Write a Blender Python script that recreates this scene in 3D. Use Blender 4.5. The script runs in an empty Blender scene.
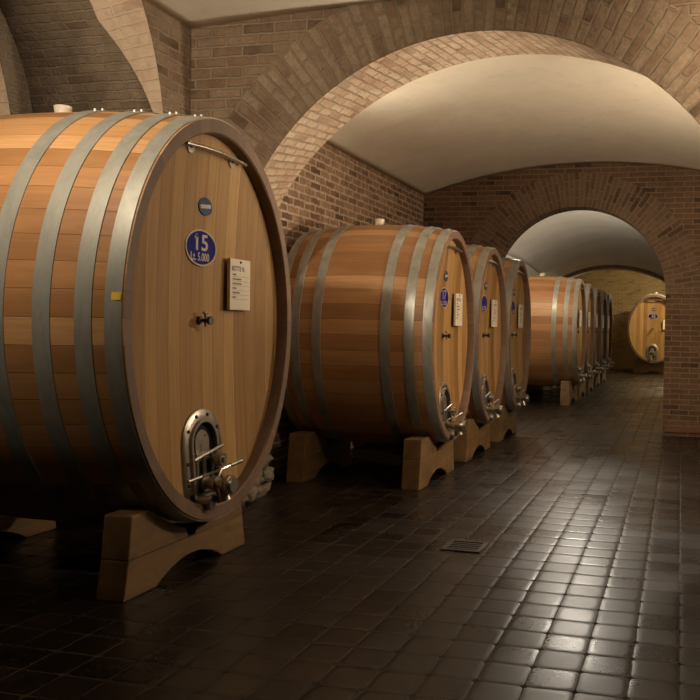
import bpy, math, random
from mathutils import Vector, Matrix, noise
from mathutils.geometry import tessellate_polygon
random.seed(7)
PI = math.pi
SC = bpy.context.scene
COL = SC.collection
H = 1.416                      # camera height over the floor

# ------------------------------------------------------------------ materials
def new_mat(name):
    m = bpy.data.materials.new(name); m.use_nodes = True
    nt = m.node_tree; nt.nodes.clear()
    out = nt.nodes.new('ShaderNodeOutputMaterial')
    b = nt.nodes.new('ShaderNodeBsdfPrincipled')
    nt.links.new(b.outputs[0], out.inputs[0])
    return m, nt, b

class NT:
    """small helper to write node graphs"""
    def __init__(s, nt): s.nt = nt
    def n(s, t, **kw):
        x = s.nt.nodes.new(t)
        for k, v in kw.items(): setattr(x, k, v)
        return x
    def put(s, sock, v):
        if isinstance(v, bpy.types.NodeSocket): s.nt.links.new(v, sock)
        elif isinstance(v, (tuple, list)) and len(v) == 3 and sock.type == 'RGBA': sock.default_value = (*v, 1)
        else: sock.default_value = v
    def math(s, op, a, b=0.0, c=0.0, clamp=False):
        x = s.n('ShaderNodeMath', operation=op); x.use_clamp = clamp
        s.put(x.inputs[0], a); s.put(x.inputs[1], b); s.put(x.inputs[2], c)
        return x.outputs[0]
    def mix(s, f, a, b, blend='MIX'):
        x = s.n('ShaderNodeMix', data_type='RGBA', blend_type=blend)
        s.put(x.inputs[0], f); s.put(x.inputs[6], a); s.put(x.inputs[7], b)
        return x.outputs[2]
    def noise(s, vec, scale, detail=4, rough=0.55, dist=0.0):
        x = s.n('ShaderNodeTexNoise'); s.put(x.inputs['Vector'], vec)
        x.inputs['Scale'].default_value = scale; x.inputs['Detail'].default_value = detail
        x.inputs['Roughness'].default_value = rough; x.inputs['Distortion'].default_value = dist
        return x.outputs['Fac'], x.outputs['Color']
    def ramp(s, f, lo, hi, a=0.0, b=1.0):
        x = s.n('ShaderNodeMapRange'); s.put(x.inputs[0], f)
        x.inputs[1].default_value = lo; x.inputs[2].default_value = hi
        x.inputs[3].default_value = a; x.inputs[4].default_value = b
        return x.outputs[0]
    def bump(s, h, strength, dist, normal=None):
        x = s.n('ShaderNodeBump'); s.put(x.inputs['Height'], h)
        x.inputs['Strength'].default_value = strength; x.inputs['Distance'].default_value = dist
        if normal is not None: s.put(x.inputs['Normal'], normal)
        return x.outputs[0]
    def combine(s, x_, y_, z_=0.0):
        x = s.n('ShaderNodeCombineXYZ'); s.put(x.inputs[0], x_); s.put(x.inputs[1], y_); s.put(x.inputs[2], z_)
        return x.outputs[0]
    def scale(s, v, k):
        x = s.n('ShaderNodeMapping'); s.put(x.inputs[0], v); x.inputs['Scale'].default_value = k
        return x.outputs[0]

def brick_mat(name, c1, c2, dark, mortar, bw=.25, rh=.075, ms=.012, bump=.6, warp=.012, wash=None, wash_amt=0.0, soot=.35, rough=.92, ws=3.2):
    m, nt, b = new_mat(name); q = NT(nt)
    uv = q.n('ShaderNodeUVMap').outputs[0]
    ob = q.n('ShaderNodeTexCoord').outputs['Object']
    nf, nc = q.noise(ob, 11.0, 5, .7)
    off = q.n('ShaderNodeVectorMath', operation='SUBTRACT'); q.put(off.inputs[0], nc); off.inputs[1].default_value = (.5, .5, .5)
    sc = q.n('ShaderNodeVectorMath', operation='SCALE'); q.put(sc.inputs[0], off.outputs[0]); sc.inputs['Scale'].default_value = warp * 3
    ad = q.n('ShaderNodeVectorMath', operation='ADD'); q.put(ad.inputs[0], uv); q.put(ad.inputs[1], sc.outputs[0])
    br = q.n('ShaderNodeTexBrick'); q.put(br.inputs['Vector'], ad.outputs[0])
    br.inputs['Scale'].default_value = 1.0; br.inputs['Brick Width'].default_value = bw; br.inputs['Row Height'].default_value = rh
    br.inputs['Mortar Size'].default_value = ms; br.inputs['Mortar Smooth'].default_value = .35; br.inputs['Bias'].default_value = 0.0
    br.offset = .5; br.squash = 1.0
    br.inputs['Color1'].default_value = (0, 0, 0, 1); br.inputs['Color2'].default_value = (1, 1, 1, 1); br.inputs['Mortar'].default_value = (.5, .5, .5, 1)
    rnd = q.n('ShaderNodeSeparateColor'); q.put(rnd.inputs[0], br.outputs['Color'])
    r = rnd.outputs[0]
    col = q.mix(q.ramp(r, .15, .85), c1, c2)
    col = q.mix(q.ramp(r, .82, .9), col, dark)                       # over-burnt bricks
    f1, _ = q.noise(ob, 24, 6, .7); col = q.mix(q.ramp(f1, .36, .72, .0, .6), col, dark)
    f0, _ = q.noise(ob, 5.5, 5, .65); col = q.mix(q.ramp(f0, .42, .68, 0, .45), col, c2)
    f1b, _ = q.noise(ob, 60, 4, .7)
    fac = br.outputs['Fac']
    col = q.mix(q.ramp(f1b, .45, .7, 0, .4), col, dark); col = q.mix(q.ramp(f1b, .45, .25, 0, .3), col, mortar)
    col = q.mix(q.math('MULTIPLY', fac, q.ramp(f1b, .25, .6, .55, 1.0)), col, mortar)
    if wash is not None:
        f2, _ = q.noise(ob, ws, 7, .68, .4)
        col = q.mix(q.ramp(f2, .5 - wash_amt * .35, .72 - wash_amt * .2, 0, .85 * min(1, wash_amt * 1.4)), col, wash)
    f3, _ = q.noise(ob, 1.3, 5, .6, .3)
    col = q.mix(q.ramp(f3, .5, .72, 0, soot), col, tuple(x * .28 for x in dark))
    q.put(b.inputs['Base Color'], col); b.inputs['Roughness'].default_value = rough
    b.inputs['Specular IOR Level'].default_value = .25
    h = q.math('ADD', q.math('MULTIPLY', q.math('SUBTRACT', 1.0, fac), 1.0), q.math('MULTIPLY', f1, .8))
    h = q.math('ADD', h, q.math('MULTIPLY', f1b, .25)); h = q.math('ADD', h, q.math('MULTIPLY', r, .35))
    q.put(b.inputs['Normal'], q.bump(h, bump, .022))
    return m

def plaster_mat(name, c1, c2, stain, bump=.25):
    m, nt, b = new_mat(name); q = NT(nt)
    ob = q.n('ShaderNodeTexCoord').outputs['Object']
    f, _ = q.noise(ob, 1.1, 6, .6, .5); f2, _ = q.noise(ob, 9, 6, .65)
    col = q.mix(q.ramp(f, .35, .68), c1, c2)
    col = q.mix(q.ramp(f2, .55, .8, 0, .4), col, stain)
    q.put(b.inputs['Base Color'], col); b.inputs['Roughness'].default_value = .9; b.inputs['Specular IOR Level'].default_value = .2
    f3, _ = q.noise(ob, 45, 4, .7)
    q.put(b.inputs['Normal'], q.bump(q.math('ADD', q.math('MULTIPLY', f2, 1.0), q.math('MULTIPLY', f3, .25)), bump, .03))
    return m

def plank_mat(name, dark, mid, light, joint, rough=.5, grain=1.0, joint_w=.022, spec=.4):
    """wood laid in planks: integer part of U counts planks, V runs along the grain in metres"""
    m, nt, b = new_mat(name); q = NT(nt)
    uv = q.n('ShaderNodeUVMap').outputs[0]
    sp = q.n('ShaderNodeSeparateXYZ'); q.put(sp.inputs[0], uv); u, v = sp.outputs[0], sp.outputs[1]
    rand = q.n('ShaderNodeObjectInfo').outputs['Random']
    iu = q.math('FLOOR', u); fu = q.math('FRACT', u)
    wn = q.n('ShaderNodeTexWhiteNoise', noise_dimensions='2D'); q.put(wn.inputs['Vector'], q.combine(iu, q.math('MULTIPLY', rand, 91.0)))
    wv = wn.outputs['Value']
    col = q.mix(q.ramp(wv, 0, .55), dark, mid); col = q.mix(q.ramp(wv, .5, 1.0), col, light)
    gv = q.combine(q.math('ADD', q.math('MULTIPLY', u, 9.0), q.math('MULTIPLY', wv, 37.0)), q.math('MULTIPLY', v, 1.6), wv)
    g, _ = q.noise(gv, 1.0, 6, .62, .6)
    g2, _ = q.noise(q.combine(q.math('MULTIPLY', u, 40.0), q.math('MULTIPLY', v, 6.0), wv), 1.0, 3, .5)
    col = q.mix(q.ramp(g, .38, .75, 0, .55 * grain), col, tuple(x * .55 for x in dark))
    col = q.mix(q.ramp(g2, .5, .8, 0, .3 * grain), col, tuple(x * .6 for x in dark))
    lg, _ = q.noise(q.combine(u, q.math('MULTIPLY', v, 2.0)), .8, 3)
    col = q.mix(q.ramp(lg, .45, .7, 0, .25), col, light)
    edge = q.math('MINIMUM', fu, q.math('SUBTRACT', 1.0, fu))
    je = q.ramp(edge, joint_w * .3, joint_w, 1.0, 0.0)
    col = q.mix(q.math('MULTIPLY', je, .75), col, joint)
    q.put(b.inputs['Base Color'], col); b.inputs['Roughness'].default_value = rough; b.inputs['Specular IOR Level'].default_value = spec
    h = q.math('ADD', q.math('MULTIPLY', je, -1.0), q.math('MULTIPLY', g2, .18))
    q.put(b.inputs['Normal'], q.bump(h, .35, .004))
    return m

def block_wood_mat(name, a, c, dark):
    m, nt, b = new_mat(name); q = NT(nt)
    ob = q.n('ShaderNodeTexCoord').outputs['Object']
    rand = q.n('ShaderNodeObjectInfo').outputs['Random']
    add = q.n('ShaderNodeVectorMath', operation='ADD'); q.put(add.inputs[0], ob); q.put(add.inputs[1], q.combine(q.math('MULTIPLY', rand, 31.0), 0.0, q.math('MULTIPLY', rand, 17.0)))
    f, _ = q.noise(q.scale(add.outputs[0], (9, 1.6, 9)), 1.0, 5, .6, .8)
    k, _ = q.noise(add.outputs[0], 4.5, 4, .6)
    col = q.mix(q.ramp(f, .3, .7), a, c); col = q.mix(q.ramp(k, .56, .72, 0, .85), col, dark)
    q.put(b.inputs['Base Color'], col); b.inputs['Roughness'].default_value = .65
    q.put(b.inputs['Normal'], q.bump(q.math('ADD', f, k), .3, .01))
    return m

def metal_mat(name, c1, c2, metallic=.8, rough=.38, scale=14, stretch=(1, 1, 1)):
    m, nt, b = new_mat(name); q = NT(nt)
    ob = q.n('ShaderNodeTexCoord').outputs['Object']
    f, _ = q.noise(q.scale(ob, stretch), scale, 5, .65, .3)
    q.put(b.inputs['Base Color'], q.mix(q.ramp(f, .32, .7), c1, c2))
    b.inputs['Metallic'].default_value = metallic
    q.put(b.inputs['Roughness'], q.ramp(f, .3, .75, rough * .8, rough * 1.3))
    q.put(b.inputs['Normal'], q.bump(f, .12, .004))
    return m

def paint_mat(name, c, rough=.5, var=.12, spec=.5):
    m, nt, b = new_mat(name); q = NT(nt)
    ob = q.n('ShaderNodeTexCoord').outputs['Object']
    f, _ = q.noise(ob, 18, 4, .6)
    q.put(b.inputs['Base Color'], q.mix(q.ramp(f, .3, .7, 0, 1), c, tuple(x * (1 - var * 2) for x in c)))
    b.inputs['Roughness'].default_value = rough; b.inputs['Specular IOR Level'].default_value = spec
    return m

def floor_mat(name, x0, y0, t):
    m, nt, b = new_mat(name); q = NT(nt)
    ob = q.n('ShaderNodeTexCoord').outputs['Object']
    wob, wc = q.noise(ob, 5.0, 2)
    sp = q.n('ShaderNodeSeparateXYZ'); q.put(sp.inputs[0], ob)
    wsp = q.n('ShaderNodeSeparateColor'); q.put(wsp.inputs[0], wc)
    px = q.math('ADD', sp.outputs[0], q.math('MULTIPLY', q.math('SUBTRACT', wsp.outputs[0], .5), .012))
    py = q.math('ADD', sp.outputs[1], q.math('MULTIPLY', q.math('SUBTRACT', wsp.outputs[1], .5), .012))
    u = q.math('DIVIDE', q.math('SUBTRACT', px, x0), t); v = q.math('DIVIDE', q.math('SUBTRACT', py, y0), t)
    iu, iv = q.math('FLOOR', u), q.math('FLOOR', v)
    fu, fv = q.math('SUBTRACT', q.math('FRACT', u), .5), q.math('SUBTRACT', q.math('FRACT', v), .5)
    wn = q.n('ShaderNodeTexWhiteNoise', noise_dimensions='2D'); q.put(wn.inputs['Vector'], q.combine(iu, iv))
    rs = q.n('ShaderNodeSeparateColor'); q.put(rs.inputs[0], wn.outputs['Color'])
    au, av = q.math('ABSOLUTE', q.math('MULTIPLY', fu, 2.0)), q.math('ABSOLUTE', q.math('MULTIPLY', fv, 2.0))
    p = 5.0
    d = q.math('POWER', q.math('ADD', q.math('POWER', au, p), q.math('POWER', av, p)), 1 / p)   # rounded square distance
    dm = q.math('MAXIMUM', au, av)
    f1, _ = q.noise(ob, 3.0, 5, .6); f2, _ = q.noise(ob, 40, 4, .6); f4, _ = q.noise(ob, .8, 4, .55)
    tile = q.mix(rs.outputs[0], (.009, .006, .0037), (.020, .0132, .0082))
    tile = q.mix(q.ramp(f1, .45, .7, 0, .6), tile, (.006, .004, .0025))
    rim = q.math('MULTIPLY', q.ramp(d, .80, .90), q.ramp(d, 1.02, .93))
    tile = q.mix(q.math('MULTIPLY', rim, .45), tile, (.008, .005, .003))
    grout = q.ramp(dm, .952, .975)
    corner = q.ramp(d, 1.0, 1.06)
    gcol = q.mix(q.ramp(f1, .4, .6), (.060, .042, .025), (.02, .013, .008))
    col = q.mix(q.math('MULTIPLY', corner, .8), tile, (.008, .0055, .0035))
    col = q.mix(grout, col, gcol)
    q.put(b.inputs['Base Color'], col)
    rgh = q.math('ADD', q.ramp(f4, .35, .65, .19, .29), q.math('MULTIPLY', rs.outputs[1], .09))
    rgh = q.math('ADD', rgh, q.math('MULTIPLY', f2, .06))
    rgh = q.math('ADD', rgh, q.math('MULTIPLY', corner, .35)); q.put(b.inputs['Roughness'], q.math('ADD', rgh, q.math('MULTIPLY', grout, .3)))
    q.put(b.inputs['Specular IOR Level'], q.ramp(q.math('MAXIMUM', corner, q.math('MULTIPLY', q.math('ADD', grout, rim), .55)), 0, 1, .5, .12))
    dome = q.math('SUBTRACT', 1.0, q.math('POWER', q.ramp(d, .70, 1.02), 2.0))
    tx = q.math('MULTIPLY', fu, q.math('SUBTRACT', rs.outputs[1], .5)); ty = q.math('MULTIPLY', fv, q.math('SUBTRACT', rs.outputs[2], .5))
    h = q.math('ADD', dome, q.math('MULTIPLY', q.math('ADD', tx, ty), .9))
    h = q.math('ADD', h, q.math('MULTIPLY', f2, .06))
    q.put(b.inputs['Normal'], q.bump(h, .8, .0024))
    return m

M = {}
M['brick_front'] = brick_mat('smoke_stained_brick', (.19, .112, .066), (.29, .195, .122), (.085, .046, .027), (.24, .175, .115), .26, .078, .011, .9, .012, (.29, .22, .145), .22, .45)
M['brick_ring'] = brick_mat('smoke_stained_voussoirs', (.20, .120, .073), (.34, .245, .160), (.10, .055, .033), (.21, .155, .10), .30, .080, .010, .9, .010, (.32, .245, .165), .2, .3)
M['brick_soffit'] = brick_mat('pale_soffit_brick', (.50, .31, .20), (.64, .50, .355), (.30, .16, .095), (.30, .215, .14), .17, .068, .011, 1.0, .014, (.64, .52, .38), .3, .12)
M['brick_side'] = brick_mat('mossy_red_brick', (.30, .135, .075), (.54, .35, .225), (.12, .065, .042), (.64, .50, .36), .25, .078, .014, 1.0, .016, (.055, .038, .023), .36, .25, ws=10.0)
M['brick_red'] = brick_mat('dark_red_brick', (.135, .070, .036), (.195, .110, .060), (.06, .031, .018), (.21, .15, .092), .25, .072, .009, .6, .007, None, 0, .3)
M['brick_red_ring'] = brick_mat('dark_red_voussoirs', (.135, .075, .042), (.215, .135, .082), (.07, .037, .021), (.20, .145, .09), .24, .070, .010, .6, .006, None, 0, .25)
M['brick_niche'] = brick_mat('sooty_shade_brick', (.15, .105, .066), (.21, .15, .095), (.10, .06, .036), (.20, .15, .10), .27, .060, .009, 1.0, .012, (.17, .125, .085), .4, .6)
M['brick_end'] = brick_mat('ochre_brick', (.24, .16, .07), (.34, .24, .11), (.13, .08, .035), (.33, .25, .13), .25, .075, .010, .6, .012, (.3, .24, .12), .3, .4)
M['rubble'] = brick_mat('rough_rendered_brick', (.42, .25, .16), (.58, .43, .30), (.26, .12, .075), (.46, .34, .23), .22, .070, .008, .6, .010, (.58, .44, .31), .75, .15)
M['plaster'] = plaster_mat('limewashed_vault_plaster', (.68, .59, .46), (.76, .68, .545), (.50, .42, .32))
M['plaster_grey'] = plaster_mat('grey_vault_plaster', (.62, .57, .49), (.72, .67, .58), (.46, .41, .35), .2)
M['stone'] = plaster_mat('rough_grey_stone', (.17, .13, .09), (.27, .22, .16), (.07, .05, .035), .9)
M['floor'] = floor_mat('glazed_dark_floor_tiles', .0283, 4.4489, .2)
M['stave'] = plank_mat('oak_staves', (.27, .122, .042), (.42, .205, .080), (.52, .285, .122), (.085, .035, .012), .46, .8, .02)
M['chime'] = plank_mat('oak_stave_ends', (.155, .088, .052), (.175, .102, .062), (.20, .118, .072), (.10, .055, .03), .6, .7, .02)
M['head'] = plank_mat('oak_head_boards', (.245, .128, .040), (.36, .194, .064), (.455, .268, .100), (.11, .053, .018), .55, .9, .022, .22)
M['cradle'] = block_wood_mat('weathered_cradle_oak', (.135, .070, .022), (.205, .112, .036), (.05, .025, .010))
M['steel'] = metal_mat('stainless_steel', (.50, .45, .38), (.34, .30, .25), .9, .32, 22)
M['dark_steel'] = metal_mat('tarnished_steel', (.10, .085, .07), (.05, .042, .035), .8, .45, 30)
M['hoop'] = metal_mat('galvanised_hoop_steel', (.40, .385, .33), (.25, .24, .20), .45, .42, 9, (1, 1, .35))
M['blue'] = paint_mat('dark_blue_enamel', (.003, .004, .17), .6, spec=.12)
M['teal'] = paint_mat('worn_blue_enamel', (.02, .075, .17), .5, .25, spec=.2)
M['badge_rim'] = paint_mat('pale_badge_edge', (.50, .37, .22), .5)
M['badge_ink'] = paint_mat('pale_badge_lettering', (.48, .36, .27), .5)
M['paper'] = paint_mat('ivory_card', (.70, .60, .46), .7, .03)
M['ink'] = paint_mat('grey_print', (.10, .085, .07), .7)
M['rubber'] = paint_mat('white_silicone', (.62, .52, .40), .5)
M['yellow'] = paint_mat('yellow_sticker', (.80, .50, .05), .5)
M['iron'] = metal_mat('rusty_drain_iron', (.055, .033, .020), (.03, .02, .013), .4, .5, 30)
M['hollow_shade'] = paint_mat('painted_hollow_black', (.003, .0025, .002), .9)  # black painted in for the shade inside hollows
M['terracotta'] = paint_mat('terracotta_plinth', (.16, .070, .030), .8)

# ------------------------------------------------------------------ geometry
class G:
    def __init__(s): s.V, s.F, s.UV, s.MI = [], [], [], []
    def face(s, pts, uv=None, mi=0):
        i = len(s.V); s.V += [tuple(p) for p in pts]; s.F.append(tuple(range(i, i + len(pts))))
        s.UV.append(uv or [(0, 0)] * len(pts)); s.MI.append(mi)
    def grid(s, P, UV=None, close_u=False, mi=0, flip=False):
        """P[i][j] points; shared vertices"""
        b = len(s.V); nu, nv = len(P), len(P[0])
        for row in P: s.V += [tuple(p) for p in row]
        for i in range(nu if close_u else nu - 1):
            i2 = (i + 1) % nu
            for j in range(nv - 1):
                f = [b + i * nv + j, b + i2 * nv + j, b + i2 * nv + j + 1, b + i * nv + j + 1]
                uv = [UV(i, j), UV(i + 1, j), UV(i + 1, j + 1), UV(i, j + 1)] if UV else [(0, 0)] * 4
                if flip: f.reverse(); uv.reverse()
                s.F.append(tuple(f)); s.UV.append(uv); s.MI.append(mi)
    def box(s, c, d, rot=None, mi=0):
        x, y, z = d[0] / 2, d[1] / 2, d[2] / 2
        P = [Vector(p) for p in [(-x, -y, -z), (x, -y, -z), (x, y, -z), (-x, y, -z), (-x, -y, z), (x, -y, z), (x, y, z), (-x, y, z)]]
        if rot is not None: P = [rot @ p for p in P]
        P = [p + Vector(c) for p in P]
        for f in [(0, 3, 2, 1), (4, 5, 6, 7), (0, 1, 5, 4), (1, 2, 6, 5), (2, 3, 7, 6), (3, 0, 4, 7)]:
            s.face([P[i] for i in f], mi=mi)
    def tube(s, path, rad, seg=10, caps=True, mi=0):
        path = [Vector(p) for p in path]; rads = rad if isinstance(rad, (list, tuple)) else [rad] * len(path)
        rings = []; ref = None
        for i, p in enumerate(path):
            t = (path[min(i + 1, len(path) - 1)] - path[max(i - 1, 0)]).normalized()
            if ref is None:
                a = Vector((0, 0, 1)) if abs(t.z) < .9 else Vector((1, 0, 0)); ref = t.cross(a).normalized()
            else: ref = (ref - t * ref.dot(t)).normalized()
            w = t.cross(ref)
            rings.append([p + (ref * math.cos(2 * PI * k / seg) + w * math.sin(2 * PI * k / seg)) * rads[i] for k in range(seg)])
        P = [[rings[i][k] for i in range(len(path))] for k in range(seg)]
        s.grid(P, close_u=True, mi=mi, flip=True)
        if caps:
            s.face(list(reversed(rings[0])), mi=mi); s.face(rings[-1], mi=mi)
    def cyl(s, p0, p1, r, r1=None, seg=16, mi=0): s.tube([p0, p1], [r, r if r1 is None else r1], seg, True, mi)
    def prism(s, poly, f, d0, d1, uv=None, mi=0):
        """poly (a,b) list extruded from d0 to d1; f(a,b,d)->point"""
        n = len(poly)
        tris = tessellate_polygon([[Vector((a, b, 0)) for a, b in poly]])
        for d in (d0, d1):
            for t in tris:
                s.face([f(*poly[i], d) for i in t], [poly[i] for i in t], mi)
        L = 0.0
        for i in range(n):
            a, b = poly[i], poly[(i + 1) % n]; l = math.dist(a, b)
            s.face([f(*a, d0), f(*b, d0), f(*b, d1), f(*a, d1)], [(d0, L), (d0, L + l), (d1, L + l), (d1, L)], mi); L += l
    def build(s, name, mats, parent=None, smooth=False, weld=True, bevel=0.0, solid=0.0, angle=40):
        me = bpy.data.meshes.new(name); me.from_pydata(s.V, [], s.F)
        uvl = me.uv_layers.new(name='UVMap'); k = 0
        flat = [c for f in s.UV for c in f]
        for i, c in enumerate(flat): uvl.data[i].uv = (c[0], c[1])
        for m in (mats if isinstance(mats, (list, tuple)) else [mats]): me.materials.append(m)
        for p, i in zip(me.polygons, s.MI): p.material_index = i
        import bmesh
        bm = bmesh.new(); bm.from_mesh(me)
        if weld: bmesh.ops.remove_doubles(bm, verts=bm.verts, dist=1e-5)
        bmesh.ops.recalc_face_normals(bm, faces=bm.faces)
        if smooth:
            for f in bm.faces: f.smooth = True
            for e in bm.edges:
                if len(e.link_faces) == 2 and e.calc_face_angle(0) > math.radians(angle): e.smooth = False
        bm.to_mesh(me); bm.free()
        o = bpy.data.objects.new(name, me); COL.objects.link(o)
        if parent is not None: o.parent = parent
        if bevel:
            b = o.modifiers.new('edge', 'BEVEL'); b.width = bevel; b.segments = 2; b.limit_method = 'ANGLE'; b.angle_limit = math.radians(40)
        if solid:
            b = o.modifiers.new('depth', 'SOLIDIFY'); b.thickness = solid; b.offset = 1
        return o

def thing(name, label, cat, loc=(0, 0, 0), rz=0.0, group=None):
    o = bpy.data.objects.new(name, None); COL.objects.link(o)
    o.empty_display_size = .1; o.location = loc; o.rotation_euler = (0, 0, rz)
    return tag(o, label, cat, group)
def tag(o, label, cat, group=None):
    o['label'] = label; o['category'] = cat
    if group: o['group'] = group
    return o
def struct(o): o['kind'] = 'structure'; return o

def dup(root, loc, label, rz=None):
    r = root.copy(); COL.objects.link(r); r.location = loc; r['label'] = label
    if rz is not None: r.rotation_euler = (0, 0, rz)
    for ch in list(root.children):
        c = ch.copy(); COL.objects.link(c); c.parent = r
        for g in list(ch.children):
            if g.name.startswith('numeral'): continue      # the other casks' numbers cannot be read
            d = g.copy(); COL.objects.link(d); d.parent = c
    return r

def text_mesh(name, body, width, height, f, mat, parent, depth=.0015, flag=None):
    """lettering scaled to width x height, centred, mapped through f(a,b,d)"""
    cu = bpy.data.curves.new(name, 'FONT'); cu.body = body; cu.size = 1; cu.extrude = .01; cu.offset = .018; cu.resolution_u = 3
    t = bpy.data.objects.new(name, cu); COL.objects.link(t)
    dg = bpy.context.evaluated_depsgraph_get()
    me = bpy.data.meshes.new_from_object(t.evaluated_get(dg)); bpy.data.objects.remove(t)
    xs = [v.co.x for v in me.vertices]; ys = [v.co.y for v in me.vertices]
    x0, x1, y0, y1 = min(xs), max(xs), min(ys), max(ys)
    for v in me.vertices:
        a = ((v.co.x - x0) / (x1 - x0) - .5) * width; b = ((v.co.y - y0) / (y1 - y0) - .5) * height
        v.co = f(a, b, depth if v.co.z > 0 else 0.0)
    if flag:                                        # the slanting stroke at the head of a figure 1
        import bmesh
        bm = bmesh.new(); bm.from_mesh(me)
        lo = [bm.verts.new(f(a * width, b * height, 0)) for a, b in flag]; hi = [bm.verts.new(f(a * width, b * height, depth)) for a, b in flag]
        bm.faces.new(hi)
        for q in range(len(flag)): bm.faces.new((lo[q], lo[(q + 1) % len(flag)], hi[(q + 1) % len(flag)], hi[q]))
        bm.to_mesh(me); bm.free()
    me.materials.clear(); me.materials.append(mat); me.name = name
    o = bpy.data.objects.new(name, me); COL.objects.link(o); o.parent = parent
    return o

# ------------------------------------------------------------------ the cellar
XL, XR = -3.68, 1.08
Y1, Y1b = 5.75, 6.35           # first cross wall
Y2, Y2b = 11.70, 12.05         # second cross wall
Y3, Y3b = 24.0, 24.5           # third cross wall
YE = 31.8                      # end wall

g = G(); g.face([(-7, -4, 0), (4, -4, 0), (4, 33, 0), (-7, 33, 0)]); g.face([(-7, -4, -.3), (-7, 33, -.3), (4, 33, -.3), (4, -4, -.3)])
for a, b in (((-7, -4), (4, -4)), ((4, -4), (4, 33)), ((4, 33), (-7, 33)), ((-7, 33), (-7, -4))):
    g.face([(*a, 0), (*a, -.3), (*b, -.3), (*b, 0)])
struct(g.build('floor', M['floor']))

def arc(c, R, a0, a1, n): return [(c[0] + R * math.cos(a0 + (a1 - a0) * i / n), c[1] + R * math.sin(a0 + (a1 - a0) * i / n)) for i in range(n + 1)]

def cross_wall(name, ring_name, y0, y1, c, R, ringw, xa, xb, ztop, mats, a0=PI, a1=0.0, far=None, n=64):
    """cross wall pierced by an arch; the voussoir ring is a mesh of its own"""
    mw, mr, ms = mats
    near = arc(c, R, a0, a1, n); outer = arc(c, R + ringw, a0, a1, n)
    far = far or near
    jl, jr = near[0][0], near[-1][0]
    poly = [(xa, 0), (xa, ztop), (xb, ztop), (xb, 0), (jr, 0)]
    poly += [near[-1]] + list(reversed(outer)) + [near[0], (jl, 0)]
    w = G(); w.prism(poly, lambda a, b, d: (a, d, b), y0, y1)
    struct(w.build(name, mw))
    r = G()
    rm = R + ringw / 2; ds = abs(a1 - a0) * rm / n
    yf = y0 - .012; yb = y1 + .012
    r.grid([[(a[0], yf, a[1]), (b[0], yf, b[1])] for a, b in zip(near, outer)], lambda i, j: (j * ringw, i * ds), mi=0)
    r.grid([[(a[0], yb, a[1]), (b[0], yb, b[1])] for a, b in zip(far, outer)], lambda i, j: (j * ringw, i * ds), mi=0, flip=True)
    nd = 6
    r.grid([[(a[0] + (b[0] - a[0]) * k / nd, yf + (yb - yf) * k / nd, a[1] + (b[1] - a[1]) * k / nd) for k in range(nd + 1)] for a, b in zip(near, far)],
           lambda i, j: (yf + (yb - yf) * j / nd, i * abs(a1 - a0) * R / n), mi=1, flip=True)
    r.grid([[(b[0], yf, b[1]), (b[0], yb, b[1])] for b in outer], mi=0)
    struct(r.build(ring_name, [mr, ms], smooth=True, angle=30))

# first cross wall: wide segmental arch whose soffit splays upward to the far side
cN, rN = (-1.411, .138 + H), 1.9396
cF, rF = (-1.271, -.2095 + H), 2.315
farp = []
for (x, z) in arc(cN, rN, PI, 0, 64):
    t = (x - cN[0]) / rN
    xf = cF[0] + (x - cN[0]) * 1.085
    zf = cF[1] + math.sqrt(max(rF ** 2 - (xf - cF[0]) ** 2, 0))
    k = min(1, max(0, (z - cN[1]) / .75))
    farp.append((max(-3.35, min(xf, .53)), z * (1 - k) + zf * k))
cross_wall('wall_near_cross', 'trim_1', Y1, Y1b, cN, rN, .47, -4.3, 1.6, 4.3, (M['brick_front'], M['brick_ring'], M['brick_soffit']), far=farp)
# second cross wall
cross_wall('wall_middle_cross', 'trim_2', Y2, Y2b, (-1.437, .4998 + H), 1.2233, .47, -4.3, 1.6, 4.3, (M['brick_red'], M['brick_red_ring'], M['brick_red_ring']))
# third cross wall: circle through three points of its crown
def circ3(p, q, r):
    ax, ay, bx, by, cx, cy = *p, *q, *r
    d = 2 * (ax * (by - cy) + bx * (cy - ay) + cx * (ay - by))
    ux = ((ax**2 + ay**2) * (by - cy) + (bx**2 + by**2) * (cy - ay) + (cx**2 + cy**2) * (ay - by)) / d
    uy = ((ax**2 + ay**2) * (cx - bx) + (bx**2 + by**2) * (ax - cx) + (cx**2 + cy**2) * (bx - ax)) / d
    return (ux, uy), math.dist((ux, uy), p)
c3, r3 = circ3((-3.1, 1.53 + H), (-1.69, 1.76 + H), (-.49, 1.42 + H))
a_l = PI - math.acos(min(1, (c3[0] + 3.55) / r3)); a_r = math.acos(min(1, (1.0 - c3[0]) / r3))
cross_wall('wall_far_cross', 'trim_3', Y3, Y3b, c3, r3, .11, -4.3, 1.8, 4.6, (M['plaster_grey'], M['brick_red_ring'], M['plaster_grey']), a_l, a_r)

# left wall of the first bay with the arched opening into the side niche
EC, EA, EB = (4.2, 1.2 + H), 1.22, 1.6
def zA(y): return EC[1] + EB * math.sqrt(max(0, 1 - ((y - EC[0]) / EA) ** 2))
NE = 48
ell = [(EC[0] + EA * math.cos(PI * i / NE), EC[1] + EB * math.sin(PI * i / NE)) for i in range(NE + 1)]   # from y=5.42 round to 2.98
opening = [(ell[0][0], 0.0)] + ell + [(ell[-1][0], 0.0)]
poly = [(-3.2, 0), (-3.2, 4.6), (Y1 + .02, 4.6), (Y1 + .02, 0)] + opening
w = G(); tr = tessellate_polygon([[Vector((a, b, 0)) for a, b in poly]])
for t in tr: w.face([(XL, *poly[i]) for i in t], [poly[i] for i in t], 1)
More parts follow.
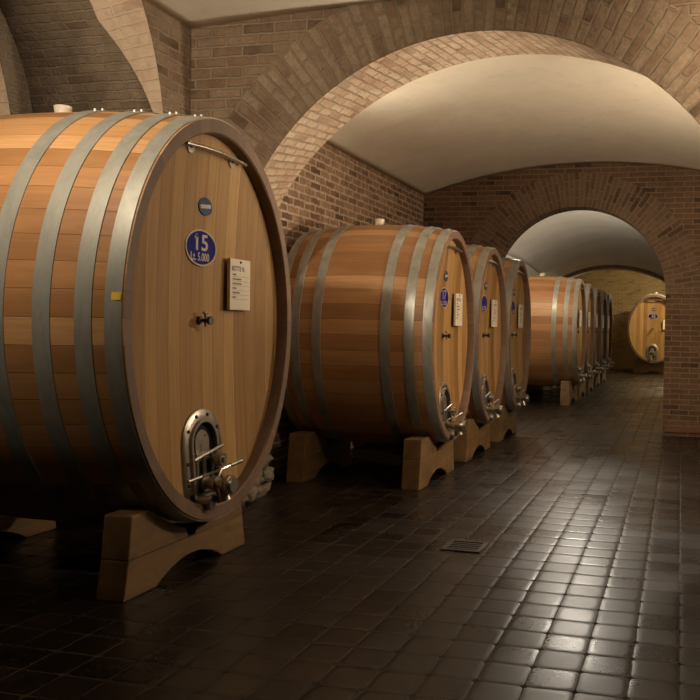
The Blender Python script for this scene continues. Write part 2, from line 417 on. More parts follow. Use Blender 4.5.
# reveal: deep at the crown and dying away at the springing
def back(i):
    y, z = ell[i]; s = math.sin(PI * i / NE)
    k = min(1, s / .62) ** 1.6
    return (XL - .02 - .34 * k, y - .012 * k, EC[1] + (z - EC[1]) * (1 - .07 * k))
A3 = [(XL, *p) for p in ell]; B3 = [back(i) for i in range(NE + 1)]
w.grid([[A3[i], tuple(.5 * (A3[i][k] + B3[i][k]) for k in range(3)), B3[i]] for i in range(NE + 1)], lambda i, j: (j * .17, i * .09), mi=0)
for s_ in (0, NE):
    a, b = A3[s_], B3[s_]
    w.face([(a[0], a[1], 0), a, b, (b[0], b[1], 0)], [(0, 0), (0, 2.6), (.1, 2.6), (.1, 0)])
struct(w.build('wall_left', [M['rubble'], M['brick_front']]))
# niche: side vault with its axis across the aisle, and its pierced back wall
XB, XE = -4.78, -6.2
n_ = G()
n_.grid([[B3[i], ((B3[i][0] + XB) / 2, B3[i][1], B3[i][2]), (XB, B3[i][1], B3[i][2])] for i in range(NE + 1)],
        lambda i, j: ((0, .5, 1)[j] * (XB - B3[0][0]), i * .088))
for s_ in (0, NE):
    b = B3[s_]; n_.face([b, (XB, b[1], b[2]), (XB, b[1], 0), (b[0], b[1], 0)], [(0, 0), (1.2, 0), (1.2, 2.6), (0, 2.6)])
struct(n_.build('wall_niche', M['brick_niche'], smooth=True, solid=.02, angle=30))
ib = [(EC[0] + (p[0] - EC[0]) * .84 - .02, EC[1] - .12 + (p[1] - EC[1]) * .96) for p in ell]
polyb = [(2.7, 0), (2.7, 4.4), (5.7, 4.4), (5.7, 0), (ib[0][0], 0)] + ib + [(ib[-1][0], 0)]
k_ = G()
for t in tessellate_polygon([[Vector((a, b, 0)) for a, b in polyb]]): k_.face([(XB, *polyb[i]) for i in t], [polyb[i] for i in t], 1)
prof = [(ib[0][0], 0)] + ib + [(ib[-1][0], 0)]
k_.grid([[(XB, *p), (XE, *p)] for p in prof], lambda i, j: (j * 1.3, i * .08))
k_.face([(XE, 2.7, 0), (XE, 5.7, 0), (XE, 5.7, 4.4), (XE, 2.7, 4.4)], [(0, 0), (3, 0), (3, 4.4), (0, 4.4)])
struct(k_.build('wall_niche_back', [M['rubble'], M['brick_niche']]))  # shade on the face and light on the jamb put into brick colour

def plain_wall(name, mat, x, ya, yb, z, t):
    w = G(); x2 = x + t
    w.box(((x + x2) / 2, (ya + yb) / 2, z / 2), (abs(t), yb - ya, z))
    w.UV = []
    for f in w.F:
        P = [w.V[i] for i in f]
        flat_y = max(p[1] for p in P) - min(p[1] for p in P) < 1e-6
        w.UV.append([((p[0] if flat_y else p[1]), p[2]) for p in P])
    return struct(w.build(name, mat))
plain_wall('wall_left_middle', M['brick_side'], XL, Y1b, Y2, 3.65, -.3)
plain_wall('wall_left_far', M['plaster_grey'], XL, Y2b, Y3, 3.3, -.3)
plain_wall('wall_left_end', M['brick_end'], -4.0, Y3b, YE, 4.3, -.3)
plain_wall('wall_right', M['brick_niche'], XR, -3.2, Y1, 4.2, .3)
plain_wall('wall_right_middle', M['brick_side'], XR, Y1b, Y2, 3.65, .3)
plain_wall('wall_right_far', M['plaster_grey'], XR, Y2b, Y3, 3.3, .3)
plain_wall('wall_right_end', M['brick_end'], 2.4, Y3b, YE, 4.3, .3)
def cross_box(name, mat, y, x0, x1, z, t=.3):
    w = G(); w.box(((x0 + x1) / 2, y + t / 2, z / 2), (x1 - x0, abs(t), z)); w.UV = []
    for f in w.F:
        P = [w.V[i] for i in f]; fx = max(p[0] for p in P) - min(p[0] for p in P) < 1e-6
        w.UV.append([((p[1] if fx else p[0]), p[2]) for p in P])
    return struct(w.build(name, mat))
cross_box('wall_end', M['brick_end'], YE, -4.3, 2.7, 4.3)
cross_box('wall_back', M['brick_niche'], -3.2, -4.0, 1.4, 4.6, -.3)

def vault(name, mat, ya, yb, zf, nx=48, ny=40, xa=XL, xb=XR):
    v = G()
    v.grid([[(xa + (xb - xa) * i / nx, ya + (yb - ya) * j / ny, zf(xa + (xb - xa) * i / nx, ya + (yb - ya) * j / ny)) for j in range(ny + 1)] for i in range(nx + 1)], flip=True)
    o = v.build(name, mat, smooth=True, angle=25)
    # keep the vault's thickness above the seen surface
    b = o.modifiers.new('depth', 'SOLIDIFY'); b.thickness = .12; b.offset = 1 if o.data.polygons[0].normal.z > 0 else -1
    return struct(o)
def z1f(x, y):
    zm = H + 2.345 - .018 * (x + 1.3) ** 2
    zl = (zA(y) - .35 * (x - XL)) if abs(y - EC[0]) < EA else 0
    return max(zm, zl)
vault('ceiling', M['plaster'], -3.2, Y1 + .01, z1f, 48, 110)
def z2f(x, y): return H - 5.1275 + math.sqrt(7.449 ** 2 - (x + 1.276) ** 2)
vault('ceiling.001', M['plaster'], Y1b - .01, Y2 + .01, z2f)
def z3f(x, y):
    t = min(1, max(0, (y - Y2b) / (Y3 - Y2b)))
    end = H - .11 + (c3[1] - H) + math.sqrt((r3 + .13) ** 2 - (x - c3[0]) ** 2) + .11
    s = (x + 1.3) / 2.38
    near = H + 1.0 + 1.32 * math.sqrt(max(0, 1 - .97 * s * s))
    k = t ** .8
    return near * (1 - k) + end * k + .30 * math.sin(PI * min(1, t * 1.02)) ** 1.0
vault('ceiling.002', M['plaster_grey'], Y2b - .01, Y3 + .01, z3f, 60, 60)
vault('ceiling.003', M['plaster_grey'], Y3b - .01, YE, lambda x, y: H + 2.55 - .05 * (x + .8) ** 2, 24, 8, -4.0, 2.4)

# terracotta plinth course along the foot of the right pier
g = G(); g.box((.45, Y2 - .012, .095), (1.27, .03, .085)); struct(g.build('baseboard_right', M['terracotta'], bevel=.006))
# rough stone footing of the left pier of the first arch
def rock(g, c, r, seed):
    nu, nv = 14, 9; off = Vector((seed * 3.1, seed * 1.7, seed * .9)); P = []
    for i in range(nu):
        row = []
        for j in range(nv + 1):
            th, ph = 2 * PI * i / nu, PI * j / nv
            d = Vector((math.sin(ph) * math.cos(th), math.sin(ph) * math.sin(th), math.cos(ph)))
            k = 1 + .45 * noise.noise(d * 1.6 + off)
            row.append((c[0] + d.x * r[0] * k, c[1] + d.y * r[1] * k, c[2] + d.z * r[2] * k))
        P.append(row)
    g.grid(P, close_u=True)
g = G(); sd = 0
for zz in (.06, .17, .29, .40):
    for yy in (5.78, 5.93, 6.08, 6.24, 6.34):
        sd += 1; rock(g, (-3.375 + random.uniform(-.02, .03), yy + random.uniform(-.03, .03), zz), (.09, .10, .075), sd)
    for xx in (-3.46, -3.6):
        sd += 1; rock(g, (xx, 5.74 + random.uniform(-.02, .02), zz), (.10, .08, .075), sd)
struct(g.build('trim_4', M['stone'], smooth=True, angle=50))

# ------------------------------------------------------------------ casks
def make_cask(name, label, R, e, L, zc, belly, hoops, loc, rz, number, litres, group=None, N=54, fine=1.0, k=1.0):
    """oval cask, head towards local +X, origin on the floor under its middle"""
    root = thing(name, label, 'cask', loc, rz, group)
    hl = L / 2; seg = 2 * N
    def rad(x): return R + (belly - R) * (1 - (x / hl) ** 2)
    def P(x, r, t): return (x, e * r * math.cos(t), zc + r * math.sin(t))
    def F(y, z, x): return (x, y, zc + z)                      # head plane to local
    ts = [2 * PI * i / seg for i in range(seg)]
    RI = .93 * R; REC = .075 * k; CON = .05
    # staves with the chimes at both ends
    b = G(); xs = [-hl + L * j / 28 for j in range(29)]
    b.grid([[P(x, rad(x), t) for x in xs] for t in ts], lambda i, j: (i / 2, xs[j]), True, 0)
    for s in (1, -1):
        b.grid([[P(s * hl, R, t), P(s * hl, RI + .008, t), P(s * (hl - .01), RI, t), P(s * (hl - REC - .01), RI, t)] for t in ts],
               lambda i, j: (i / 2, j * .03), True, 1)
    b.build('staves', [M['stave'], M['chime']], root, True, angle=35)
    # heads: upright boards, slightly dished
    pw = .115
    for s in (1, -1):
        h = G(); nr = 12
        def hp(r, t): 
            q = r / RI; return (s * (hl - REC - CON * (1 - q * q)), e * r * math.cos(t), zc + r * math.sin(t))
        rs = [RI * (.02 + .98 * j / nr) for j in range(nr + 1)]
        pts = [[hp(r, t) for r in rs] for t in ts]
        h.grid(pts, lambda i, j: ((pts[i % seg][j][1] + 7.03) / pw, pts[i % seg][j][2]), True)
        h.face([pts[i][0] for i in range(seg)], [((pts[i][0][1] + 7.03) / pw, pts[i][0][2]) for i in range(seg)])
        h.build('head', M['head'], root, True)
    def headx(y, z): return hl - REC - CON * (1 - min(1, ((y / e) ** 2 + z * z) / RI ** 2))
    # hoops
    first = None
    for (a, c) in hoops:
        for s in (1, -1):
            g = G(); xa, xb = s * (hl - a), s * (hl - c); nx = 4; th = .009
            xx = [xa + (xb - xa) * j / nx for j in range(nx + 1)]
            prof = [(x, rad(x) + th) for x in xx]
            prof = [(xx[0], rad(xx[0]) - .002)] + prof + [(xx[-1], rad(xx[-1]) - .002)]
            g.grid([[P(x, r, t) for x, r in prof] for t in ts], None, True)
            o = g.build('hoop', M['hoop'], root, True, angle=50)
            # pair of rivets where the band overlaps, near the crown
            for dt in (.05, .12):
                q = G()
                t = PI / 2 + .12 + dt; xm = (xa + xb) / 2; p = P(xm, rad(xm) + th - .002, t); p2 = P(xm, rad(xm) + th + .010, t)
                q.cyl(p, p2, .011 * k, .007 * k, 8)
                q.build('rivet', M['hoop'], o, True)
            if first is None: first = o
    # grab handle at the top of the head
    hz = .838 * R; ho = G(); hx = headx(0, hz) + .045 * k
    path = [F(-.32 * k + .64 * k * i / 12, hz + .012 * math.sin(PI * i / 12), hx + .012 * math.sin(PI * i / 12)) for i in range(13)]
    ho.tube(path, .011 * k, 10); hb = ho.build('handle', M['steel'], root, True)
    for y in (-.22 * k, .22 * k):
        g = G(); x0 = headx(y, hz)
        g.cyl(F(y, hz, x0 - .004), F(y, hz, x0 + .008), .034 * k, None, 18); g.cyl(F(y, hz, x0), F(y, hz + .01, hx + .004), .009 * k, None, 10)
        g.build('handle_bracket', M['steel'], hb, True)
    # number badge
    bz, bw, bh = .365 * R, .155 * k, .100 * k; by = -.05; bx = headx(0, bz)
    def oval(w, h, x0, x1, y=0.0, z=0.0, n=40):
        g = G(); pts = [(y + w * math.cos(2 * PI * i / n), z + h * math.sin(2 * PI * i / n)) for i in range(n)]
        g.prism(pts, lambda a, c, d: F(a, c, d), x0, x1); return g
    bd = oval(bw, bh, bx - .012, bx + .006, by, bz).build('number_badge', M['blue'], root)
    rim = G(); n = 48
    rim.grid([[F(by + w * math.cos(2 * PI * i / n), bz + h * math.sin(2 * PI * i / n), x) for w, h, x in ((bw + .006, bh + .006, bx - .012), (bw + .006, bh + .006, bx + .008), (bw - .004, bh - .004, bx + .008), (bw - .004, bh - .004, bx + .004))] for i in range(n)], None, True)
    rim.build('badge_edge', M['badge_rim'], bd)
    if number:
        text_mesh('numeral', number, .125 * k, .095 * k, lambda a, c, d: F(by + a + .006 * k, bz + .030 * k + c, bx + .0062 + d), M['badge_ink'], bd, flag=[(-.34, .33), (-.34, .50), (-.60, .34), (-.60, .20)] if number[0] == '1' else None)
        text_mesh('capacity_lettering', litres, .19 * k, .048 * k, lambda a, c, d: F(by + a - .012 * k, bz - .052 * k + c, bx + .0062 + d), M['badge_ink'], bd)
    # round maker's badge above it
    mz = .575 * R; mx = headx(0, mz); mr = .052 * k; my = -.025
    mb = oval(mr * 1.35, mr, mx - .006, mx + .006, my, mz).build('maker_badge', M['teal'], root)
    g = G(); g.box(F(my, mz, mx + .0065), (.002, mr * 2.1, mr * .42), Matrix.Rotation(math.radians(6), 3, 'X')); g.build('badge_band', M['badge_ink'], mb)
    # sampling tap in the middle of the head
    sy, sz = -.05, .0; sx = headx(sy, sz); st = G()
    st.cyl(F(sy, sz, sx - .005), F(sy, sz, sx + .02), .028 * k, .022 * k, 14); st.cyl(F(sy, sz, sx), F(sy, sz, sx + .075 * k), .011 * k, None, 12)
    st.cyl(F(sy, sz, sx + .065 * k), F(sy, sz, sx + .085 * k), .022 * k, .026 * k, 14); tp = st.build('sampling_tap', M['dark_steel'], root, True)
    g = G(); g.cyl(F(sy, sz - .035 * k, sx + .045 * k), F(sy, sz + .045 * k, sx + .045 * k), .007 * k, None, 8); g.cyl(F(sy - .02 * k, sz + .045 * k, sx + .045 * k), F(sy + .02 * k, sz + .045 * k, sx + .045 * k), .007 * k, None, 8)
    g.build('tap_lever', M['steel'], tp, True)
    # manway door at the foot of the head: round-topped frame, inner door, clamps
    dw, dt, db = .200 * k, -.445 * R, -.445 * R - .56 * k
    zt = dt - dw; cy = -.055 * k; X0 = headx(cy, dt)
    def FD(y, z, x): return F(y + cy, z, x - X0 + headx(cy + .6 * y, max(z, db + .06)))
    def arched(w, top, bot, n=20):
        return [(w * math.cos(PI * i / n), top - w + w * math.sin(PI * i / n)) for i in range(n + 1)] + [(-w * .97, bot), (w * .97, bot)]
    o_, i_ = arched(dw, dt, db), arched(dw * .62, dt - dw * .38, db + .07 * k)
    xo, xi = X0 - .07, X0 + .014
    fr = G(); n = len(o_)
    fr.grid([[FD(*o_[i], xo), FD(*o_[i], xi), FD(*[o_[i][q] * .9 + i_[i][q] * .1 for q in (0, 1)], xi + .006), FD(*[o_[i][q] * .25 + i_[i][q] * .75 for q in (0, 1)], xi + .006), FD(*[o_[i][q] * .2 + i_[i][q] * .8 for q in (0, 1)], xi + .022), FD(*i_[i], xi + .022), FD(*i_[i], xo)] for i in range(n)], None, True)
    dr = fr.build('manway_frame', M['steel'], root, True, angle=45)
    bolts = [(dw * .85 * math.cos(PI * a), zt + dw * .85 * math.sin(PI * a)) for a in (.16, .40, .62, .84)]
    bolts += [(sgn * dw * .84, zt - dz * k) for sgn in (-1, 1) for dz in (.10, .22, .31)]
    for y, z in bolts:
        g = G(); g.cyl(FD(y, z, xi), FD(y, z, xi + .014), .013 * k, .009 * k, 8); g.build('frame_bolt', M['dark_steel'], dr, True)
    d2 = arched(dw * .60, dt - dw * .40, db + .08 * k)
    g = G(); g.prism(d2, lambda a, c, d: FD(a, c, d), X0 - .01, X0 + .004)
    g.build('recess_shade', M['hollow_shade'], dr)  # black plate painted in as the shade of the door recess
    g = G(); d3 = arched(dw * .36, dt - dw * .62, zt - .10 * k); g.prism(d3, lambda a, c, d: FD(a, c, d), X0 - .01, X0 + .013)
    g.build('manway_door', M['steel'], dr)
    zb = zt - .055 * k
    g = G(); g.tube([FD(-dw * .62, zb - .03 * k, X0 + .030), FD(-dw * .2, zb - .012, X0 + .034), FD(dw * .5, zb + .008, X0 + .034), FD(dw * .92, zb + .02 * k, X0 + .030)], .012 * k, 10)
    g.build('crossbar', M['steel'], dr, True)
    g = G(); g.tube([FD(-dw * .95, zb - .135 * k, X0 + .030), FD(dw * .9, zb - .12 * k, X0 + .030)], .009 * k, 8); g.build('crossbar', M['steel'], dr, True)
    for y in (-.075 * k, .0, .085 * k):
        g = G(); g.tube([FD(y, zb + .0 * k, X0 + .018), FD(y, zb - .12 * k, X0 + .014), FD(y, db + .09 * k, X0 + .014)], [.017 * k, .013 * k, .013 * k], 8); g.build('door_strap', M['steel'], dr, True)
    # the clamp screw with its round knob
    g = G(); ky, kz = .075 * k, zb - .045 * k
    g.cyl(FD(ky, kz, X0), FD(ky, kz, X0 + .085 * k), .018 * k, None, 12); g.cyl(FD(ky, kz, X0 + .06 * k), FD(ky, kz, X0 + .10 * k), .046 * k, .038 * k, 16); g.cyl(FD(ky, kz, X0 + .10 * k), FD(ky, kz, X0 + .112 * k), .018 * k, None, 12)
    g.build('clamp_knob', M['steel'], dr, True)
    # drain valve reaching out of the door
    vz = db + .135 * k; vy = -.035 * k
    g = G()
    g.cyl(FD(vy, vz, X0 - .04), FD(vy, vz, X0 + .20 * k), .034 * k, None, 18)
    for x in (.03, .10, .155): g.cyl(FD(vy, vz, X0 + x * k), FD(vy, vz, X0 + (x + .020) * k), .047 * k, None, 20)
    g.cyl(FD(vy, vz, X0 + .185 * k), FD(vy, vz, X0 + .205 * k), .058 * k, None, 22); g.cyl(FD(vy, vz, X0 + .205 * k), FD(vy, vz, X0 + .225 * k), .050 * k, .044 * k, 22)
    g.cyl(FD(vy, vz, X0 + .13 * k), FD(vy + .01, vz - .095 * k, X0 + .15 * k), .026 * k, .042 * k, 14)
    vv = g.build('drain_valve', M['steel'], dr, True)
    g = G(); g.cyl(FD(vy - .07 * k, vz - .085 * k, X0 - .02), FD(vy - .05 * k, vz - .095 * k, X0 + .10 * k), .028 * k, .036 * k, 14); g.cyl(FD(vy - .05 * k, vz - .095 * k, X0 + .10 * k), FD(vy - .049 * k, vz - .096 * k, X0 + .115 * k), .044 * k, .040 * k, 16)
    g.build('outlet_cap', M['steel'], dr, True)
    g = G(); g.tube([FD(vy + .01, vz + .02, X0 + .11 * k), FD(vy + .05 * k, vz + .075 * k, X0 + .115 * k), FD(vy + .15 * k, vz + .085 * k, X0 + .12 * k)], [.008 * k, .007 * k, .008 * k], 8)
    g.tube([FD(vy + .15 * k, vz + .085 * k, X0 + .12 * k), FD(vy + .27 * k, vz + .095 * k, X0 + .125 * k)], .012 * k, 10)
    g.build('valve_lever', M['steel'], dr, True)
    g = G(); g.prism([(-dw * .80, db + .09 * k), (dw * .80, db + .09 * k), (dw * .62, db + .005), (-dw * .62, db + .005)], lambda a, c, d: FD(a, c, d), X0 - .03, X0 + .035)
    g.build('drip_tray', M['dark_steel'], dr, bevel=.008)
    # bung on the crown
    g = G(); zt_ = zc + belly - .01
    bx_ = -.04; g.tube([(bx_, 0, zt_), (bx_, 0, zt_ + .03 * k), (bx_, 0, zt_ + .07 * k), (bx_, 0, zt_ + .075 * k)], [.045 * k, .047 * k, .053 * k, .045 * k], 18)
    g.build('bung', M['rubber'], root, True, angle=50)
    root['_x'] = 0
    del root['_x']
    return root, headx, F, first, P, rad

def make_cradle(name, label, cx, cy, W, zc, e, r, rz=0.0, group=None, beam=.25, top=.43, t=.165, dy=0.0):
    """timber cradle across the cask: arched beam and two chocks; r = stave radius over it"""
    root = thing(name, label, 'cradle', (cx, cy, 0), rz, group)
    w = W / 2; tp = .035
    under = [(-w * .52 + w * 1.04 * i / 14, .10 * math.sin(PI * i / 14) ** .7) for i in range(15)]
    poly = [(-w, 0), (-w * .55, 0)] + under[1:-1] + [(w * .55, 0), (w, 0), (w - tp, beam), (-w + tp, beam)]
    f = lambda a, b, d: (d, a, b)
    g = G(); g.prism(poly, f, -t / 2, t / 2); g.build('beam', M['cradle'], root, bevel=.008)
    def zoval(d): return zc - r * math.sqrt(max(0, 1 - (d / (e * r)) ** 2))
    for s in (-1, 1):
        # where the cask rests on this chock (the cask may sit dy off the cradle's middle)
        zo = lambda d: zoval(max(0, d - s * dy))
        di = next((d / 400 for d in range(0, 800) if zo(d / 400) >= top), .3)
        db = next((d / 400 for d in range(0, 800) if zo(d / 400) >= beam + .03), .12)
        db = max(db, .06); di = min(di, w - tp - .04); in_ = [(db + (di - db) * i / 24, min(top, zo(db + (di - db) * i / 24)) - .004) for i in range(25)]
        pl = [(max(db - .03, .02), beam)] + in_ + [(w - tp - .025, in_[-1][1]), (w - tp, beam)]
        g = G(); g.prism([(s * a, b) for a, b in pl], f, -t / 2, t / 2); g.build('chock', M['cradle'], root, bevel=.008)
    return root

def make_card(label, loc, rz, w, h, heading, group, lean=0.0):
    """stiff card hung by a pin, hanging a little off the boards"""
    F = lambda a, b, d: (d, a, b)
    g = G(); g.prism([(-w / 2, -h / 2), (w / 2, -h / 2), (w / 2, h / 2), (-w / 2, h / 2)], F, 0, .022)
    root = thing('label_card', label, 'card', loc, rz, group)
    sh = g.build('sheet', M['paper'], root, bevel=.003)
    g = G(); g.cyl(F(0, h * .44, -.0115), F(0, h * .44, .028), .004, None, 8); g.cyl(F(0, h * .44, .022), F(0, h * .44, .028), .009, .006, 10); g.build('pin', M['dark_steel'], root, True)
    if heading:
        text_mesh('heading', heading, w * .62, h * .10, lambda a, b, d: F(a - w * .1, b + h * .31, .0222 + d), M['ink'], sh, .0006)
        g = G()
        for i in range(6):
            z = h * (.205 - .088 * i)
            g.box(F(w * .02, z - .016, .0224), (.0008, w * .84, .0014))
        g.build('rule', M['ink'], sh)
        g = G()
        for i, ln in enumerate((.16, .38, .42, .15, .34, .17)):
            z = h * (.205 - .088 * i)
            x = -w * .38
            while x < -w * .38 + ln * w:
                lw = random.uniform(.006, .011); g.box(F(x + lw / 2, z - .004, .0224), (.0008, lw, .009)); x += lw + .003
        g.build('small_print', M['ink'], sh)
    return root

GC = 'oak casks along the aisle'
# nearest cask
R1 = 1.147; L1 = 2.10; ZC1 = H + .019
hoopsA = [(.010, .098), (.165, .255), (.385, .48), (.64, .735)]
xh1 = -2.593
c1, hx1, F1, fh1, P1, rad1 = make_cask('oval_cask', 'nearest and biggest oak cask, badge numbered 15, pale card on its head', R1, .772, L1, ZC1, 1.222, hoopsA, (xh1 - L1 / 2, 4.392, 0), 0, '15', 'Lt. 5.000', GC, 54)
# yellow sticker on the front hoop of the nearest cask
g = G(); t0 = PI - .075; st = [[P1(L1 / 2 - .012 - .075 * j / 3, rad1(L1 / 2 - .05) + .0105, t0 - .032 * i / 3) for j in range(4)] for i in range(4)]
st2 = [[P1(L1 / 2 - .012 - .075 * j / 3, rad1(L1 / 2 - .05) + .004, t0 - .032 * i / 3) for j in range(4)] for i in range(4)]
g.grid(st); g.grid(st2, flip=True)
g.build('sticker', M['yellow'], fh1)['label'] = 'small yellow sticker'
make_cradle('cask_cradle', 'oak cradle under the head end of the nearest cask', -2.70 - .083, 4.27, 1.21, ZC1, .772, rad1(.80) + .012, 0, 'timber cradles', .20, .43, dy=.12)
make_cradle('cask_cradle', 'oak cradle in the dark under the rear of the nearest cask', -4.20, 4.27, 1.21, ZC1, .772, rad1(.55) + .014, 0, 'timber cradles', .20, .43, dy=.12)
make_card('ivory card with printed heading pinned to the nearest cask, badge 15', (xh1 - L1 / 2 + hx1(.335, .197 * R1 + .14) + .0125, 4.392 + .335, ZC1 + .197 * R1), 0, .245, .315, 'BOTTE N.', 'cards on the casks')

# row of smaller casks in the middle bay, then the long row beyond the second arch
R2 = .975; L2 = 1.47; ZC2 = H - .073
hoopsB = [(.009, .088), (.165, .25), (.375, .46)]
xh2 = -2.053
c2, hx2, F2, fh2, P2, rad2 = make_cask('oval_cask', 'second oak cask from the front, badge numbered 17, between brick wall and aisle', R2, .775, L2, ZC2, 1.045, hoopsB, (xh2 - L2 / 2, 7.60, 0), 0, '17', 'Lt. 3.500', GC, 48, .9, .93)
row = [(xh2, 9.245, 'third oak cask from the front, with card and blue badge, behind the cask numbered 17'),
       (xh2, 10.90, 'fourth oak cask, last before the second brick arch'),
       (-1.88, 16.35, 'first oak cask beyond the second arch, its reddish side in view'),
       (-1.88, 18.03, 'second oak cask beyond the second arch, one bright hoop in view'),
       (-1.88, 19.71, 'middle cask of the five beyond the second arch'),
       (-1.88, 21.39, 'fourth cask of the five beyond the second arch'),
       (-1.88, 23.07, 'last cask of the five beyond the second arch, nearest the end wall')]
cards = ['white card on the second cask, badge 17', 'white card seen edge-on on the third cask', 'white card on the fourth cask, last before the second arch',
         'card on the first cask beyond the second arch', 'card on the second cask beyond the second arch', 'card on the middle one of the five casks beyond the second arch',
         'card on the fourth of the five casks beyond the second arch', 'card on the last of the five casks beyond the second arch']
crad = ['oak cradle under the head of the second cask, badge 17', 'oak cradle under the head of the third cask', 'oak cradle under the fourth cask, last before the second arch',
        'cradle under the first cask beyond the second arch', 'cradle under the second cask beyond the second arch', 'cradle under the middle one of the five casks beyond the second arch',
        'cradle under the fourth of the five casks beyond the second arch', 'cradle under the last of the five casks beyond the second arch']
spots = [(xh2, 7.60)] + [(x, y) for x, y, _ in row]
FAR = 1.035                       # the casks beyond the second arch are a little larger
for x, y, lb in row:
    o = dup(c2, (x - L2 / 2 * (FAR if y > 12 else 1), y, 0), lb)
    if y > 12: o.scale = (FAR,) * 3
k0 = make_cradle('cask_cradle', crad[0], xh2 - .127 - .08, 7.50, 1.16, ZC2, .775, rad2(.42) + .012, 0, 'timber cradles', .26, .44, dy=.10)
kb = make_cradle('cask_cradle', 'oak cradle in shadow under the rear of the second cask', xh2 - 1.30, 7.50, 1.16, ZC2, .775, rad2(.45) + .012, 0, 'timber cradles', .26, .44, dy=.10)
CX2 = xh2 - L2 / 2 + hx2(.345, .26 * R2 + .14) + .0125
d0 = make_card(cards[0], (CX2, 7.6 + .345, ZC2 + .26 * R2), 0, .25, .315, 'BOTTE N.', 'cards on the casks')
for (x, y), a, b in list(zip(spots, cards, crad))[1:]:
    q = FAR if y > 12 else 1
    o = dup(k0, (x - (.127 + .08) * q, y - .10 * q, 0), b); o.scale = (q,) * 3
    o = dup(d0, (x + (CX2 - xh2) * q, y + .345 * q, (ZC2 + .26 * R2) * q), a); o.scale = (q,) * 3

# big cask against the end wall, head towards the camera
R9 = 1.13; L9 = 1.9; ZC9 = H + .10
c9, hx9, *_ = make_cask('oval_cask', 'lone oak cask at the far end of the cellar, head facing the aisle', R9, .765, L9, ZC9, 1.20, hoopsA[:3], (-.86, 28.4 + L9 / 2, 0), -PI / 2, '20', 'Lt. 5.000', GC, 54)
make_cradle('cask_cradle', 'wide oak cradle under the lone cask at the far end', -.86, 28.4 + .30, 1.35, ZC9, .765, 1.20, -PI / 2, 'timber cradles', .26, .50)
make_card('small card on the right of the lone far cask head', (-.86 + .40, 28.4 + L9 / 2 - hx9(.40, .28) - .0125, ZC9 + .14), -PI / 2, .25, .32, None, 'cards on the casks')

# floor drains
def make_drain(label, cx, cy, s):
    root = thing('floor_drain', label, 'drain', (cx, cy, 0), 0, 'floor drains')
    g = G(); w = s / 2; b = .03
    for (x, y, dx, dy) in ((0, -w + b / 2, s, b), (0, w - b / 2, s, b), (-w + b / 2, 0, b, s - 2 * b), (w - b / 2, 0, b, s - 2 * b)): g.box((x, y, .004), (dx, dy, .010))
    g.build('frame', M['iron'], root, bevel=.002)
    n = 5; st = (s - 2 * b) / (2 * n - 1)
    for i in range(n - 1):
        g = G(); g.box((0, -w + b + st * (1.5 + 2 * i), .003), (s - 2 * b, st, .008)); g.build('grate_bar', M['iron'], root)
    g = G(); g.box((0, 0, .0005), (s - 2 * b, s - 2 * b, .002)); g.build('shaft_shade', M['hollow_shade'], root)  # thin black plate painted as the darkness below the slots
    return root
make_drain('iron floor drain with dark slots in the tiles beside the cask numbered 17', -1.33, 5.24, .26)
make_drain('small iron floor drain in the tiles just before the second arch', -1.24, 10.82, .2)

# ------------------------------------------------------------------ light
def lamp(name, loc, target, power, col, size, spread=PI):
    d = bpy.data.lights.new(name, 'AREA'); d.energy = power; d.color = col; d.shape = 'DISK'; d.size = size; d.spread = spread
    o = bpy.data.objects.new(name, d); COL.objects.link(o); o.location = loc
    o.rotation_euler = (Vector(target) - Vector(loc)).to_track_quat('-Z', 'Y').to_euler()
    return o
def bulb(name, loc, power, col, r=.06):
    d = bpy.data.lights.new(name, 'POINT'); d.energy = power; d.color = col; d.shadow_soft_size = r
    o = bpy.data.objects.new(name, d); COL.objects.link(o); o.location = loc
    return o
WARM = (1.0, .80, .56)
def spot(name, loc, target, power, col, angle, blend=1.0, r=.08):
    d = bpy.data.lights.new(name, 'SPOT'); d.energy = power; d.color = col; d.spot_size = math.radians(angle); d.spot_blend = blend; d.shadow_soft_size = r
    o = bpy.data.objects.new(name, d); COL.objects.link(o); o.location = loc
    o.rotation_euler = (Vector(target) - Vector(loc)).to_track_quat('-Z', 'Y').to_euler()
    return o
WARM = (1.0, .86, .66)
bulb('cellar_light', (.6, 4.85, 3.2), 72, WARM)
spot('cellar_light', (-2.9, 1.9, 3.55), (-3.6, 4.6, 2.6), 410, WARM, 98)
bulb('cellar_light', (.9, 7.5, 2.2), 190, WARM)
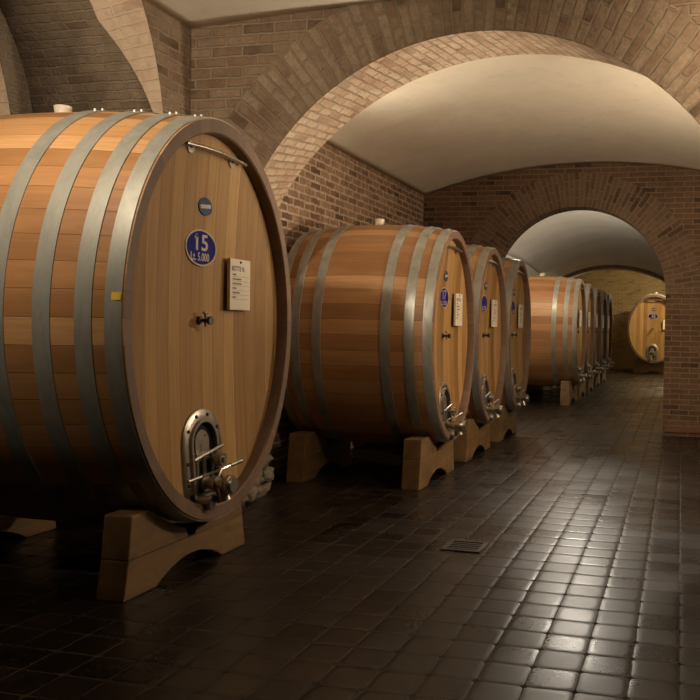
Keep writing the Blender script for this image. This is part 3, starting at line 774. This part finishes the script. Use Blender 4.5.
spot('cellar_light', (.45, 6.05, 2.0), (-2.8, 6.08, 3.1), 330, WARM, 76)  # added fill spot, brightens the soffit of the first arch
spot('cellar_light', (-3.35, 6.6, 3.0), (-1.0, 8.6, 3.75), 130, WARM, 90)
bulb('cellar_light', (-2.7, 14.0, 3.3), 80, (1, .86, .66))
spot('cellar_light', (-3.35, 13.0, 2.5), (-2.5, 15.2, 3.35), 90, (.80, .90, 1.0), 50)
spot('cellar_light', (-1.437, 12.45, 3.28), (-1.1, 6.5, 0), 235, (1, .90, .76), 46, 1.0, .05)
spot('cellar_light', (.85, 16.5, 2.5), (-1.2, 16.8, 4.0), 300, (1, .90, .76), 150)  # added unseen uplight, brightens the vault beyond the second arch
bulb('cellar_light', (.75, 27.65, 3.5), 390, (1.0, .84, .54))

wd = bpy.data.worlds.new('cellar_dark'); SC.world = wd; wd.use_nodes = True
wd.node_tree.nodes['Background'].inputs[0].default_value = (.002, .0016, .0012, 1); wd.node_tree.nodes['Background'].inputs[1].default_value = 1.0

# ------------------------------------------------------------------ camera
f, PX, yaw, pit, roll = 838.0, 480.5, .2342, .0254, .0180
fw = Vector((-math.sin(yaw) * math.cos(pit), math.cos(yaw) * math.cos(pit), -math.sin(pit)))
r = Vector((math.cos(yaw), math.sin(yaw), 0)); u = r.cross(fw)
r, u = r * math.cos(roll) + u * math.sin(roll), -r * math.sin(roll) + u * math.cos(roll)
cd = bpy.data.cameras.new('camera'); cam = bpy.data.objects.new('camera', cd); COL.objects.link(cam)
mw = Matrix((r, u, -fw)).transposed().to_4x4(); mw.translation = (0, 0, H); cam.matrix_world = mw
cd.sensor_width = 36; cd.sensor_fit = 'HORIZONTAL'; cd.lens = 36 * f / 700; cd.shift_x = (350 - PX) / 700; cd.clip_start = .05; cd.clip_end = 100
SC.camera = cam
SC.view_settings.view_transform = 'Standard'; SC.view_settings.look = 'None'; SC.view_settings.gamma = 1.0; SC.view_settings.use_curve_mapping = False
SC.view_settings.exposure = 0.0
